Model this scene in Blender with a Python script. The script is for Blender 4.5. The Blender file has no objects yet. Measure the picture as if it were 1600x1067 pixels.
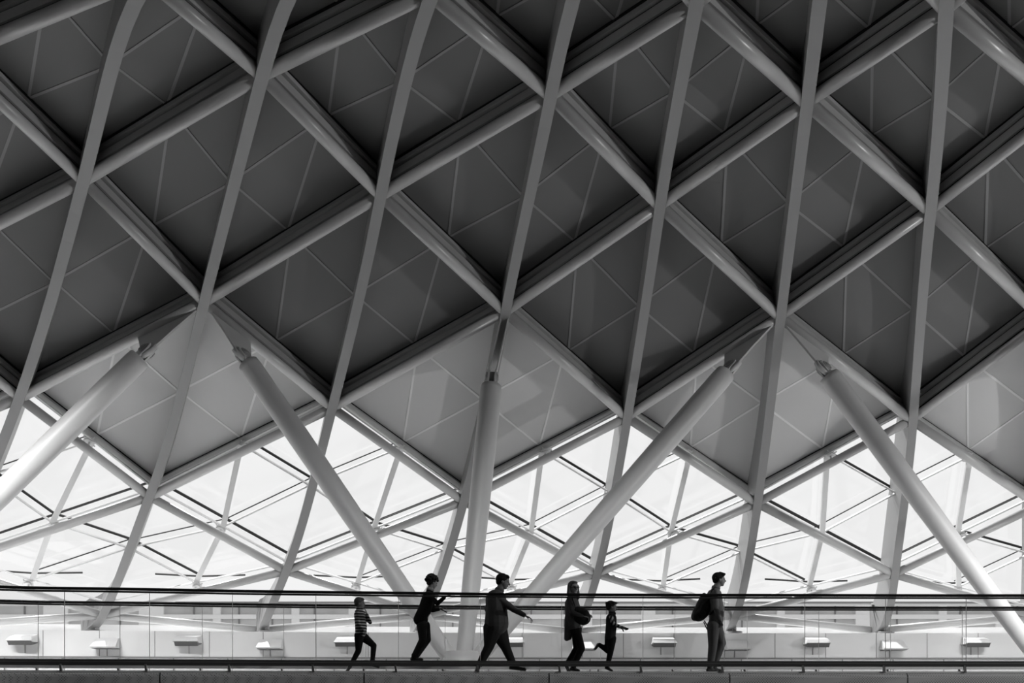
import bpy, bmesh, math, random
from mathutils import Vector, Matrix, Euler
random.seed(3)
S = bpy.context.scene
COL = S.collection
PI = math.pi
def V(*a): return Vector(a)

# ------------------------------------------------------------------ camera
F = 1500.0            # focal length in pixels of a 1600 px wide frame
HZ = 1074.0           # eye line, in pixels from the top of the frame
cam_d = bpy.data.cameras.new('camera')
cam_d.sensor_width = 36; cam_d.lens = 36*F/1600
cam_d.shift_y = (HZ-533.5)/1600
cam_d.clip_end = 400
cam = bpy.data.objects.new('camera', cam_d); COL.objects.link(cam)
cam.location = (0, 0, 0); cam.rotation_euler = (PI/2, 0, 0)
S.camera = cam
# ------------------------------------------------------------------ light
S.view_settings.view_transform = 'Standard'
S.view_settings.look = 'None'
S.view_settings.gamma = 1
S.view_settings.exposure = 0
S.view_settings.use_curve_mapping = False
w = bpy.data.worlds.new('overcast_sky'); S.world = w; w.use_nodes = True
bg = w.node_tree.nodes['Background']
bg.inputs['Color'].default_value = (1, 1, 1, 1); bg.inputs['Strength'].default_value = 0.90
def sun(energy, d, ang):
    l = bpy.data.lights.new('sun', 'SUN'); l.energy = energy; l.angle = math.radians(ang)
    o = bpy.data.objects.new('sun', l); COL.objects.link(o)
    o.rotation_euler = Vector(d).to_track_quat('-Z', 'Y').to_euler(); o.location = (-10, 0, 40)
sun(7.5, (0.28, -0.62, -1.0), 0.6)
def area(name, loc, to, sx, sy, e):
    l = bpy.data.lights.new(name, 'AREA'); l.shape = 'RECTANGLE'; l.size = sx; l.size_y = sy; l.energy = e
    o = bpy.data.objects.new(name, l); COL.objects.link(o); o.location = loc
    o.rotation_euler = (Vector(to)-Vector(loc)).to_track_quat('-Z', 'Y').to_euler()
area('concourse_rooflight', (10, 0, 12.4), (6, 20, 4), 8, 4, 30)
def spot(name, loc, to, e, ang, r=.15):
    l = bpy.data.lights.new(name, 'SPOT'); l.energy = e; l.spot_size = math.radians(ang); l.spot_blend = .5
    l.shadow_soft_size = r
    o = bpy.data.objects.new(name, l); COL.objects.link(o); o.location = loc
    o.rotation_euler = (Vector(to)-Vector(loc)).to_track_quat('-Z', 'Y').to_euler()
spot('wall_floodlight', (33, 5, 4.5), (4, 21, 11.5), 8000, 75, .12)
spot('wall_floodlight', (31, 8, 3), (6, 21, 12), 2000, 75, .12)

# long unseen fill light, added to brighten the column bases beyond the bridge
area('column_base_fill', (0, 11.6, 12.9), (0, 27, -1.5), 50, 1, 3300)
bpy.data.lights['column_base_fill'].spread = math.radians(46)
# ------------------------------------------------------------------ materials
def mat(name, g, rough=.6, spec=.4, metal=0, noise=.0, nscale=8, bump=0):
    m = bpy.data.materials.new(name); m.use_nodes = True; nt = m.node_tree
    b = nt.nodes['Principled BSDF']
    b.inputs['Roughness'].default_value = rough; b.inputs['Metallic'].default_value = metal
    b.inputs['Specular IOR Level'].default_value = spec
    b.inputs['Base Color'].default_value = (g, g, g, 1)
    if noise or bump:
        tc = nt.nodes.new('ShaderNodeTexCoord'); n = nt.nodes.new('ShaderNodeTexNoise')
        n.inputs['Scale'].default_value = nscale; n.inputs['Detail'].default_value = 4
        nt.links.new(tc.outputs['Object'], n.inputs['Vector'])
        if noise:
            r = nt.nodes.new('ShaderNodeMapRange')
            r.inputs['To Min'].default_value = g*(1-noise); r.inputs['To Max'].default_value = g*(1+noise)
            nt.links.new(n.outputs['Fac'], r.inputs['Value']); nt.links.new(r.outputs['Result'], b.inputs['Base Color'])
        if bump:
            bp = nt.nodes.new('ShaderNodeBump'); bp.inputs['Strength'].default_value = bump; bp.inputs['Distance'].default_value = .02
            nt.links.new(n.outputs['Fac'], bp.inputs['Height']); nt.links.new(bp.outputs['Normal'], b.inputs['Normal'])
    return m
def glass_mat(name, gloss, tint):
    m = bpy.data.materials.new(name); m.use_nodes = True; nt = m.node_tree; nt.nodes.clear()
    o = nt.nodes.new('ShaderNodeOutputMaterial'); mx = nt.nodes.new('ShaderNodeMixShader')
    t = nt.nodes.new('ShaderNodeBsdfTransparent'); g = nt.nodes.new('ShaderNodeBsdfGlossy')
    t.inputs['Color'].default_value = (tint, tint, tint, 1); g.inputs['Roughness'].default_value = .03
    mx.inputs['Fac'].default_value = gloss
    nt.links.new(t.outputs[0], mx.inputs[1]); nt.links.new(g.outputs[0], mx.inputs[2]); nt.links.new(mx.outputs[0], o.inputs['Surface'])
    return m
def stripe_mat(name, a, b_, period, duty, axis='Z', tilt=0.0):
    m = bpy.data.materials.new(name); m.use_nodes = True; nt = m.node_tree; b = nt.nodes['Principled BSDF']
    b.inputs['Roughness'].default_value = .9
    tc = nt.nodes.new('ShaderNodeTexCoord'); mp = nt.nodes.new('ShaderNodeMapping'); mp.inputs['Rotation'].default_value = (0, tilt, 0)
    sp = nt.nodes.new('ShaderNodeSeparateXYZ')
    md = nt.nodes.new('ShaderNodeMath'); md.operation = 'PINGPONG'; md.inputs[1].default_value = period/2
    gt = nt.nodes.new('ShaderNodeMath'); gt.operation = 'GREATER_THAN'; gt.inputs[1].default_value = period/2*(1-duty)
    mr = nt.nodes.new('ShaderNodeMapRange'); mr.inputs['To Min'].default_value = a; mr.inputs['To Max'].default_value = b_
    nt.links.new(tc.outputs['Object'], mp.inputs['Vector']); nt.links.new(mp.outputs[0], sp.inputs[0]); nt.links.new(sp.outputs[axis], md.inputs[0])
    nt.links.new(md.outputs[0], gt.inputs[0]); nt.links.new(gt.outputs[0], mr.inputs['Value']); nt.links.new(mr.outputs[0], b.inputs['Base Color'])
    return m
def perf_mat(name, a, b_, pitch):
    # perforated sheet: staggered dark holes
    m = bpy.data.materials.new(name); m.use_nodes = True; nt = m.node_tree; b = nt.nodes['Principled BSDF']
    b.inputs['Roughness'].default_value = .45; b.inputs['Metallic'].default_value = .3
    tc = nt.nodes.new('ShaderNodeTexCoord'); v = nt.nodes.new('ShaderNodeTexVoronoi'); v.inputs['Scale'].default_value = 1/pitch
    v.inputs['Randomness'].default_value = 0
    mp = nt.nodes.new('ShaderNodeMapping'); mp.inputs['Rotation'].default_value = (0, PI/4, 0)
    r = nt.nodes.new('ShaderNodeMapRange'); r.inputs['From Min'].default_value = .28; r.inputs['From Max'].default_value = .34
    r.inputs['To Min'].default_value = b_; r.inputs['To Max'].default_value = a
    nt.links.new(tc.outputs['Object'], mp.inputs['Vector']); nt.links.new(mp.outputs[0], v.inputs['Vector'])
    nt.links.new(v.outputs['Distance'], r.inputs['Value']); nt.links.new(r.outputs[0], b.inputs['Base Color'])
    return m
M = dict(
 rib=mat('grey_white_steel_paint', .29, .45, .5, noise=.03, nscale=.6),
 tube=mat('satin_white_tube_paint', .52, .30, .6),
 column=mat('satin_white_column_paint', .60, .42, .5),
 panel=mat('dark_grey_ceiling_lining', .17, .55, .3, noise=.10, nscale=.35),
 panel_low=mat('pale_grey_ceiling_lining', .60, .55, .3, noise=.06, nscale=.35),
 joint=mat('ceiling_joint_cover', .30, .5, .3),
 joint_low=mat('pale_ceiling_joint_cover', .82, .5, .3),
 trim=mat('ceiling_edge_trim', .45, .5, .3),
 back=mat('black_roof_membrane', .02, .9, .1),
 bar=mat('white_glazing_bar', .75, .5, .4),
 gasket=mat('black_glazing_gasket', .03, .7, .2),
 glass=glass_mat('clear_roof_glass', .03, .985),
 bglass=glass_mat('balustrade_glass', .035, .975),
 edge=mat('pale_glass_edge', .8, .2, .5),
 rail=mat('dark_polished_rail', .035, .22, .6, metal=.4),
 rail2=mat('dark_rail_liner', .04, .6, .2),
 rail3=mat('dark_grey_base_rail', .09, .4, .4),
 steel=mat('brushed_steel', .42, .35, .5, metal=.6),
 wallm=mat('pale_wall_panel', .86, .55, .3, noise=.015, nscale=.5),
 plinth=mat('pale_plinth_panel', .86, .6, .3),
 joint_dark=mat('wall_joint', .30, .8, .2),
 kerb=mat('white_kerb', .9, .6, .3),
 lampw=mat('white_lamp_housing', .88, .4, .4),
 lampd=mat('shade_toned_lamp_lens', .13, .3, .5),  # shade on the lamp undersides is put into this lens colour
 floor=mat('grey_terrazzo_floor', .05, .5, .4, noise=.08, nscale=3),
 bounce_floor=mat('pale_bounce_floor', .42, .7, .2, noise=.04, nscale=1),
 deck=mat('grey_bridge_deck', .2, .6, .3, noise=.08, nscale=4),
 brick=mat('brick_back_wall', .12, .8, .2, noise=.15, nscale=2),
 plaster=mat('concourse_plaster', .12, .8, .2),
 facade=mat('white_distant_facade', .9, .7, .2),
 facglass=mat('grey_facade_glass', .6, .3, .5, noise=.3, nscale=.6),
 mull=mat('dark_mullion', .25, .6, .3),
 perf=perf_mat('perforated_grey_steel', .95, .35, .030),
 skin=mat('skin', .22, .6, .3), skin_pale=mat('pale_skin', .35, .6, .3),
 black=mat('black_cloth', .012, .9, .1, bump=.3, nscale=25),
 charcoal=mat('charcoal_cloth', .035, .9, .1, bump=.4, nscale=14),
 jeans=mat('dark_denim', .03, .9, .1, noise=.3, nscale=14, bump=.3),
 jacket=mat('grey_jacket_cloth', .11, .85, .1, noise=.2, nscale=9, bump=.4),
 coat=mat('grey_wool_coat', .11, .95, .05, noise=.25, nscale=9, bump=.4),
 shirt=mat('mid_grey_shirt', .24, .9, .1, noise=.15, nscale=9, bump=.4),
 chino=mat('grey_chino_cloth', .17, .9, .1, noise=.12, nscale=9, bump=.4),
 hair=mat('dark_hair', .012, .75, .25, bump=.8, nscale=40), hair2=mat('mid_brown_hair', .05, .7, .3, noise=.4, nscale=40, bump=.8),
 hair3=mat('fair_hair', .10, .7, .3, noise=.4, nscale=40, bump=.8),
 shoe=mat('black_leather', .01, .4, .5), shoe2=mat('grey_canvas_shoe', .12, .8, .2),
 sole=mat('rubber_sole', .25, .8, .2),
 bag=mat('black_nylon', .01, .6, .3, bump=.4, nscale=20), strap=mat('grey_webbing', .05, .8, .2),
 eye=mat('dark_eye', .01, .2, .5), lens=mat('spectacle_frame', .01, .3, .5),
 stripe=stripe_mat('black_white_stripe_jersey', .02, .55, .050, .42),
 sstripe=stripe_mat('broad_stripe_sleeve', .015, .55, .060, .5, 'X', -.5),
)

# ------------------------------------------------------------------ mesh helpers
def tag(o, label=None, cat=None, group=None, kind=None):
    if label: o['label'] = label
    if cat: o['category'] = cat
    if group: o['group'] = group
    if kind: o['kind'] = kind
    return o
def empty(name, loc, label=None, cat=None, group=None, kind=None):
    o = bpy.data.objects.new(name, None); COL.objects.link(o); o.location = loc; o.empty_display_size = .2
    bpy.context.view_layer.update()
    return tag(o, label, cat, group, kind)
def obj(name, bm, mats, parent=None, smooth=False, origin=None):
    """link a bmesh (world coordinates) as one object; origin or the parent's place becomes its local zero"""
    if not isinstance(mats, (list, tuple)): mats = [mats]
    o_ = Vector(origin) if origin is not None else Vector((0, 0, 0))
    bmesh.ops.translate(bm, verts=bm.verts, vec=-o_)
    me = bpy.data.meshes.new(name); bm.to_mesh(me); bm.free()
    for m in mats: me.materials.append(m)
    if smooth:
        for p in me.polygons: p.use_smooth = True
    ob = bpy.data.objects.new(name, me); COL.objects.link(ob)
    if parent is not None:
        ob.parent = parent
        pw = Vector((0, 0, 0)); q = parent
        while q is not None: pw += Vector(q.location); q = q.parent
        ob.location = o_-pw
    else: ob.location = o_
    return ob
def BM(): return bmesh.new()
def frame(d, up=Vector((0, 0, 1))):
    d = d.normalized(); x = d.cross(up)
    if x.length < 1e-4: x = d.cross(Vector((0, 1, 0)))
    x.normalize(); return x, x.cross(d).normalized()
def cyl(bm, p, q, r0, r1=None, n=20, caps=True, mi=0, smooth=True):
    if r1 is None: r1 = r0
    p, q = Vector(p), Vector(q); x, y = frame(q-p)
    A = [bm.verts.new(p+(x*math.cos(2*PI*i/n)+y*math.sin(2*PI*i/n))*r0) for i in range(n)]
    B = [bm.verts.new(q+(x*math.cos(2*PI*i/n)+y*math.sin(2*PI*i/n))*r1) for i in range(n)]
    for i in range(n):
        f = bm.faces.new((A[i], B[i], B[(i+1) % n], A[(i+1) % n])); f.material_index = mi; f.smooth = smooth
    if caps:
        f = bm.faces.new(A); f.material_index = mi
        f = bm.faces.new(B[::-1]); f.material_index = mi
def lathe(bm, p, q, prof, n=24, mi=0):
    """prof: list of (t along p-q 0..1, radius)"""
    p, q = Vector(p), Vector(q); x, y = frame(q-p); rings = []
    for t, r in prof:
        c = p.lerp(q, t); rings.append([bm.verts.new(c+(x*math.cos(2*PI*i/n)+y*math.sin(2*PI*i/n))*r) for i in range(n)])
    for a, b in zip(rings, rings[1:]):
        for i in range(n):
            f = bm.faces.new((a[i], b[i], b[(i+1) % n], a[(i+1) % n])); f.smooth = True; f.material_index = mi
    bm.faces.new(rings[0]).material_index = mi; bm.faces.new(rings[-1][::-1]).material_index = mi
def box(bm, c, sx, sy, sz, R=None, mi=0):
    c = Vector(c); vs = []
    for dz in (-1, 1):
        for dx, dy in ((-1, -1), (1, -1), (1, 1), (-1, 1)):
            v = Vector((dx*sx/2, dy*sy/2, dz*sz/2))
            if R is not None: v = R @ v
            vs.append(bm.verts.new(c+v))
    for f in ((3, 2, 1, 0), (4, 5, 6, 7), (0, 1, 5, 4), (1, 2, 6, 5), (2, 3, 7, 6), (3, 0, 4, 7)):
        bm.faces.new([vs[i] for i in f]).material_index = mi
def sweep(bm, pts, sides, downs, prof, mi=0, closed=True):
    """sweep a closed profile [(a,b)] along pts; a runs along sides[i], b along downs[i]"""
    rings = []
    for p, s, d in zip(pts, sides, downs):
        rings.append([bm.verts.new(p+s*a+d*b) for a, b in prof])
    n = len(prof)
    for r0, r1 in zip(rings, rings[1:]):
        for i in range(n):
            bm.faces.new((r0[i], r0[(i+1) % n], r1[(i+1) % n], r1[i])).material_index = mi
    if closed:
        bm.faces.new(rings[0][::-1]).material_index = mi; bm.faces.new(rings[-1]).material_index = mi
def beam(bm, p, q, nrm, w, h, off=0, mi=0):
    """straight rectangular bar p-q, width w across, depth h along nrm starting at off"""
    d = (q-p).normalized(); s = d.cross(nrm).normalized(); n = s.cross(d).normalized()
    prof = [(-w/2, off), (w/2, off), (w/2, off+h), (-w/2, off+h)]
    sweep(bm, [p, q], [s, s], [n, n], prof, mi)
def prism(bm, pts, nrm, th, mi=0):
    a = [bm.verts.new(p-nrm*th/2) for p in pts]; b = [bm.verts.new(p+nrm*th/2) for p in pts]; n = len(pts)
    bm.faces.new(a[::-1]).material_index = mi; bm.faces.new(b).material_index = mi
    for i in range(n): bm.faces.new((a[i], a[(i+1) % n], b[(i+1) % n], b[i])).material_index = mi
def fixn(bm): bmesh.ops.recalc_face_normals(bm, faces=bm.faces)
ORD = ['zeroth', 'first', 'second', 'third', 'fourth', 'fifth', 'sixth', 'seventh', 'eighth', 'ninth', 'tenth', 'eleventh', 'twelfth']

# ------------------------------------------------------------------ shape of the roof shell
CX = [1.37911, -1.81311, -1.05646, 0.38375, 0.4104, 17.47504, 7.3395, -1.36806, -1.00778, -0.43386, -0.2427]
CY = [29.09586, 8.78701, -4.75122, -0.40667, 1.93251, 1.13074, 0.14495, -0.58162, -0.0976, -0.67909, -0.42026]
CZ = [-0.83364, 0.79366, 4.59207, -1.63431, -9.13186, 8.26597]
RES = {4: {-1: (0.043, 0.003), 1: (-0.051, -0.04), 3: (-0.051, 0.155), 5: (0.031, 0.4)}, 6: {-1: (-0.019, -0.015), 1: (0.066, -0.071), 3: (0.208, 0.125), 5: (0.107, 0.28), 7: (-0.068, -0.1)}, 2: {-1: (0.01, 0.006), 1: (-0.054, -0.013), 3: (-0.08, -0.203), 5: (0.007, 0.198), 7: (0.24, -0.1)}, 0: {-1: (-0.069, 0.005), 1: (0.043, 0.067), 3: (0.181, -0.155)}, 1: {0: (0.047, -0.097), 2: (-0.178, 0.132), 4: (0.021, -0.011), 6: (0.046, 0.511), 7: (-0.222, 0.343)}, 3: {0: (0.154, 0.066), 2: (-0.004, 0.047), 4: (-0.014, -0.148)}, 5: {0: (-0.042, 0.013), 2: (-0.055, -0.044), 4: (-0.103, -0.295), 6: (-0.09, -0.314), 7: (0.072, 0.249)}, 7: {0: (-0.058, 0.034)}}
def _fit(j, k):
    a = (j-3.5)/4; b = (k-3)/4
    d = [a**m*b**n for m in range(3) for n in range(5) if not (m >= 2 and n >= 2) and not (m >= 1 and n >= 4)]
    z = 0
    for c in CZ: z = z*b+c
    return Vector((sum(x*y for x, y in zip(CX, d)), sum(x*y for x, y in zip(CY, d)), z))
def _corr(j, k):
    r = RES.get(j)
    if not r: return (0, 0)
    ks = sorted(r)
    if k <= ks[0]: return r[ks[0]]
    if k >= ks[-1]: return r[ks[-1]]
    for a, b in zip(ks, ks[1:]):
        if a <= k <= b:
            t = (k-a)/(b-a); t = t*t*(3-2*t)
            return tuple(r[a][i]*(1-t)+r[b][i]*t for i in (0, 1))
def shell(j, k):
    if k < -1:
        a = shell(j, -1); b = shell(j, 0); n = -1-k
        return Vector((a.x+(a.x-b.x)*n, a.y+(a.y-b.y)*n, a.z-.12*n*n))
    p = _fit(j, k); j0 = math.floor(j); t = j-j0
    c0 = _corr(j0, k); c1 = _corr(j0+1, k) if t else c0
    p.x += c0[0]*(1-t)+c1[0]*t; p.y += c0[1]*(1-t)+c1[1]*t
    return p
def out(j, k):
    k0 = max(-1, k)
    a = _fit(j+.05, k0)-_fit(j-.05, k0); b = _fit(j, k0+.05)-_fit(j, k0-.05)
    n = a.cross(b).normalized()
    if n.z < 0: n = -n
    return n
PO = 0.88     # lining layer, outside the tubes
PG = 0.64     # glazing bar layer
def po(k): return PO*(.66+.34*min(1, max(0, k/3.2)))
def surf(j, k, o): return shell(j, k)+out(j, k)*o

J0, J1 = -3, 10
# ------------------------------------------------------------------ ribs
def ribname(j): return ORD[j+1]
RIBS = {}
for j in range(J0, J1+1):
    bm = BM(); ks = [-3.5+.25*i for i in range(int((7-(-3.5))/.25)+1)]
    pts = [shell(j, k) for k in ks]; sides = []; downs = []; depth = []
    for i, k in enumerate(ks):
        t = (pts[min(i+1, len(pts)-1)]-pts[max(i-1, 0)]).normalized(); n = out(j, k)
        s = t.cross(n).normalized(); sides.append(s); downs.append(s.cross(t).normalized())
    rings = []
    for i, k in enumerate(ks):
        wd = .135; dp = po(k)+.06+max(0, k-5)*.06; inn = -.17
        if k > 6.2: inn = -.17+(k-6.2)*.12
        if k > 6.5: dp -= (k-6.5)*.5
        rings.append([bm.verts.new(pts[i]+sides[i]*a+downs[i]*b) for a, b in ((-wd, inn), (wd, inn), (wd, dp), (-wd, dp))])
    for r0, r1 in zip(rings, rings[1:]):
        for i in range(4): bm.faces.new((r0[i], r0[(i+1) % 4], r1[(i+1) % 4], r1[i]))
    bm.faces.new(rings[0][::-1]); bm.faces.new(rings[-1]); fixn(bm)
    org = shell(j, 7)
    o = obj('roof_rib', bm, M['rib'], origin=org)
    vis = 0 <= j <= 6
    if vis: lab = 'curved grey box-section roof rib, %s from the left at mid height' % ORD[j+1]
    elif j == 7: lab = 'curved grey roof rib just past the right edge, behind the rightmost leaning column'
    else: lab = 'curved grey roof rib beyond the sides of the picture'
    tag(o, lab, 'roof beam', 'box-section ribs of the roof' if 0 <= j <= 7 else 'roof ribs beyond the picture'); RIBS[j] = o
    # pin foot standing on the wall
    bm = BM(); a = surf(j, 6.4, -.1); kt = 1.93
    cyl(bm, (a.x+.15, a.y, kt), (a.x+.15, a.y, a.z+.1), .075); cyl(bm, (a.x+.15, a.y, kt-.02), (a.x+.15, a.y, kt+.05), .28)
    obj('pin_foot', bm, M['rib'], o, origin=(a.x+.15, a.y, kt))

# ------------------------------------------------------------------ tubes
ET = []
def proj(p): return 800+F*p.x/p.y, HZ-F*p.z/p.y
for j in range(J0, J1):
    segs = []
    for k in range(-3, 7):
        if (j+k) % 2: a, b = (j, k), (j+1, k+1)          # rib j has a node at k
        else: a, b = (j+1, k), (j, k+1)
        segs.append((a, b))
    cnt = 0
    for a, b in segs:
        p, q = shell(*a), shell(*b); mid = (p+q)/2
        x, y = proj(mid); d = (q-p).normalized()
        bm = BM(); cyl(bm, p+d*.05, q-d*.05, .135, n=24)
        o = obj('roof_tube', bm, M['tube'], origin=mid)
        falls = 'falling' if b[0] > a[0] else 'rising'
        y0, y1 = proj(p)[1], proj(q)[1]; xs = sorted((proj(p)[0], proj(q)[0]))
        vis = max(y0, y1) > 0 and xs[1] > 4 and xs[0] < 1596
        if vis:
            cnt += 1
            where = ('between the %s and %s ribs' % (ORD[j+1], ORD[j+2])) if 0 <= j <= 5 else ('left of the first rib' if j < 0 else 'right of the seventh rib')
            lab = 'grey roof tube %s rightward %s, %s down' % (falls, where, ORD[cnt])
        else: lab = 'round grey roof tube beyond the edges of the picture'
        tag(o, lab, 'roof tube', 'diagonal tubes of the roof lattice' if vis else 'roof tubes beyond the picture')
        # gutter box and lip between the tube and the lining
        if a[1] <= 3:
            nn = out(j+.5, a[1]+.5); foot = a[1] == 3
            bm = BM()
            g_ = po(a[1]+.5)/PO
            if not foot:
                beam(bm, p, q, nn, .05, .66*g_, .18*g_, 1)
                beam(bm, p, q, nn, .16, .30*g_, .27*g_, 0)
            beam(bm, p, q, nn, .24, .15*g_ if not foot else .10, .67*g_ if not foot else .74, 0)
            beam(bm, p, q, nn, .27, .045, .85*g_, 1)
            fixn(bm); ET.append((bm, mid+nn*.7))
        # support stub from tube to the glazing grid
        if 3 <= a[1] <= 5:
            bm = BM(); jm = j+.5; kmid = a[1]+.5; n = out(jm, kmid)
            g = surf(jm, kmid, PG-.02)
            cyl(bm, mid, g, .03); cyl(bm, g-n*.16, g-n*.10, .13); cyl(bm, g-n*.07, g-n*.03, .17)
            for aa in (0, 1, 2, 3):
                ddx, ddy = frame(n); v = ddx*math.cos(aa*PI/2+.6)+ddy*math.sin(aa*PI/2+.6)
                cyl(bm, g-n*.12, g+v*.22-n*.02, .022, n=8)
            obj('support_bracket', bm, M['bar'], o, origin=mid)

# ------------------------------------------------------------------ ceiling lining and glazing
ceil = empty('ceiling', surf(3, 1, PO), 'grey triangular lining panels of the concourse roof', None, None, 'structure'); ceil['kind'] = 'structure'
for bm, c in ET: obj('edge_trim', bm, [M['trim'], M['back']], ceil, origin=c)
def flatpanel(bm, P, N, mi=0, th=.03):
    """P: shell points (3) already offset"""
    prism(bm, P, N, th, mi)
win = 0
def bay(jr, k0, sgn):
    """triangle with a long side on rib jr from k0 to k0+2 and its tip on rib jr+sgn at k0+1"""
    global win
    jt = jr+sgn
    A = (jr, k0); B = (jr, k0+2); C_ = (jt, k0+1)
    solid = (k0+2 <= 4)
    def pt(u, v, o):   # barycentric: A + u*(B-A) + v*(C-A)
        jj = jr+sgn*v; kk = k0+2*u+v
        pa, pb, pc = [surf(*c_, po(c_[1]) if o is None else o) for c_ in (A, B, C_)]
        return pa+(pb-pa)*u+(pc-pa)*v
    pa, pb, pc = pt(0, 0, 0), pt(1, 0, 0), pt(0, 1, 0)
    N = (pb-pa).cross(pc-pa).normalized()
    if N.z < 0: N = -N
    q = dict(A=pt(0, 0, None), B=pt(1, 0, None), C=pt(0, 1, None), ab=pt(.5, 0, None), ac=pt(0, .5, None), bc=pt(.5, .5, None))
    vis = any(-60 < proj(x)[0] < 1660 and -40 < proj(x)[1] for x in q.values())
    if solid:
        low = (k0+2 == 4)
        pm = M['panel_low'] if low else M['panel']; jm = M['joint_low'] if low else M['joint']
        # inset outline: a margin for the gutter along the two tube sides
        G = (q['A']+q['B']+q['C'])/3
        def inset(m):
            la = (q['C']-q['A']).normalized(); lb = (q['C']-q['B']).normalized(); r = (q['B']-q['A']).normalized()
            na = N.cross(la); na = na if na.dot(G-q['A']) > 0 else -na
            nb = N.cross(lb); nb = nb if nb.dot(G-q['B']) > 0 else -nb
            a = q['A']+r*(m/abs(r.dot(na))); b = q['B']-r*(m/abs(r.dot(nb)))
            c = q['C']; d = (G-c).normalized(); c = c+d*(m/abs(d.dot(na)))
            return a, b, c
        a, b, c = inset(.07)
        bm = BM(); lift = N*.05
        prism(bm, [a+lift, b+lift, c+lift], N, .03, 0)
        ma, mb, mc = (a+b)/2, (a+c)/2, (b+c)/2
        for u, v in ((ma, mb), (ma, mc), (mb, mc)):
            beam(bm, u+lift*.55, v+lift*.55, N, .06, .012, -.006, 1)
        fixn(bm)
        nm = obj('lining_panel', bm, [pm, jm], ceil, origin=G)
        bm = BM(); L = N*.22
        P = [q[x]+L for x in 'ABC']; g = sum(P, Vector())/3; P = [x+(x-g)*.06 for x in P]
        prism(bm, P, N, .04); fixn(bm); obj('roof_backing', bm, M['back'], ceil, origin=G)
    else:
        if k0 > 4: return
        win += 1
        q = dict(A=pt(0, 0, PG), B=pt(1, 0, PG), C=pt(0, 1, PG), ab=pt(.5, 0, PG), ac=pt(0, .5, PG), bc=pt(.5, .5, PG))
        t = empty('window_%d' % win, q['ab'], None, None, None, 'structure')
        e = .42
        bars = []
        hb = .10
        bm = BM()
        beam(bm, q['ac'], q['bc'], N, .17, .10, -.10)
        fixn(bm); obj('glazing_bar', bm, M['bar'], t, origin=q['ac'])
        for u, v, last in ((q['ab'], q['ac'], 0), (q['ab'], q['bc'], 0), (q['A'], q['C'], 0), (q['B'], q['C'], k0 == 4)):
            falls = (v.x-u.x)*(v.z-u.z) < 0
            bm = BM(); beam(bm, u, v, N, .05, .07, -.07)
            if not last: beam(bm, u, v, N, .07 if falls else .03, .05 if falls else .03, e, 1)
            fixn(bm)
            obj('glazing_bar', bm, [M['bar'], M['gasket']], t, origin=(u+v)/2)
        bm = BM(); Lg = N*(e+.05)
        for tri in (('A', 'ab', 'ac'), ('ab', 'B', 'bc'), ('ac', 'bc', 'C'), ('ab', 'bc', 'ac')):
            P = [q[x]+Lg for x in tri]; g = sum(P, Vector())/3; P = [x+(g-x)*.01 for x in P]
            prism(bm, P, N, .012)
        fixn(bm); obj('glass_pane', bm, M['glass'], t, origin=G if False else q['ab'])
for j in range(J0, J1+1):
    for k in range(-4, 6):
        if (j+k) % 2 == 0: continue
        for s in (-1, 1):
            if J0 <= j+s <= J1: bay(j, k, s)

# gusset plates under the column nodes (they hang from the rib)
def gusset(j, k, sgn, pin):
    n0 = shell(j, k)-Vector((0, 0, .12)); t1 = shell(j+sgn, k+1); d = (t1-n0).normalized()
    n0 = n0+d*.2
    p1 = shell(j, k)+(t1-shell(j, k))*.34; p1 = p1-out(j, k)*.1
    P = Vector(pin); nr = (p1-n0).cross(P-n0).normalized(); c = (n0+p1)/2
    along = (P-n0).normalized(); ac = nr.cross(along); ac = ac if ac.dot(p1-P) > 0 else -ac
    bm = BM()
    prism(bm, [n0, n0+(P-n0)*.5-ac*.06, P-ac*.20-along*.1, P-ac*.16+along*.14, P+along*.24, P+ac*.2+along*.14, P+ac*.30-along*.05, p1], nr, .05); fixn(bm)
    cyl(bm, P-nr*.06, P+nr*.06, .30, n=28)
    obj('gusset_plate', bm, M['column'], RIBS[j], origin=P)
    return nr

# ------------------------------------------------------------------ tree columns
ARM = [(0, .19), (.06, .205), (.15, .22), (.35, .245), (.55, .272), (.75, .286), (.9, .288), (.985, .285), (1, .27)]
def column(base, arms, label):
    b = Vector(base); t = empty('tree_column', b, label, 'column', 'branching tubular columns carrying the roof')
    bm = BM()
    lathe(bm, b+V(0, 0, -1.8), b+V(0, 0, .62), [(0, .62), (.55, .58), (.75, .55), (.9, .5), (1, .40)], 32)
    fixn(bm); obj('base_casting', bm, M['column'], t, origin=b)
    for pin, nr in arms:
        pin = Vector(pin); d = (pin-b).normalized(); top = pin-d*.26
        L = (top-b).length; bm = BM(); lathe(bm, b+d*.1, top, ARM, 32); fixn(bm)
        a = obj('arm', bm, M['column'], t, origin=b+d*.1)
        # fork cheeks either side of the gusset with a pin and washers
        bm = BM(); side = nr.cross(d).normalized()
        for s in (-1, 1):
            c = pin+nr*s*.09
            P = []
            for i in range(9):
                an = -PI/2+PI*i/8; P.append(c+d*math.cos(an)*.21+side*math.sin(an)*.21)
            P = [top-d*.02+nr*s*.09-side*.22, *P, top-d*.02+nr*s*.09+side*.22]
            prism(bm, P, nr, .045)
        fixn(bm); obj('fork', bm, M['column'], a, origin=pin)
        bm = BM(); cyl(bm, pin-nr*.145, pin+nr*.145, .15, n=24); cyl(bm, pin-nr*.17, pin+nr*.17, .08, n=16); obj('pin', bm, M['rib'], a, origin=pin)
def at(x, y, Y): return Vector(((x-800)*Y/F, Y, (HZ-y)*Y/F))
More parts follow.
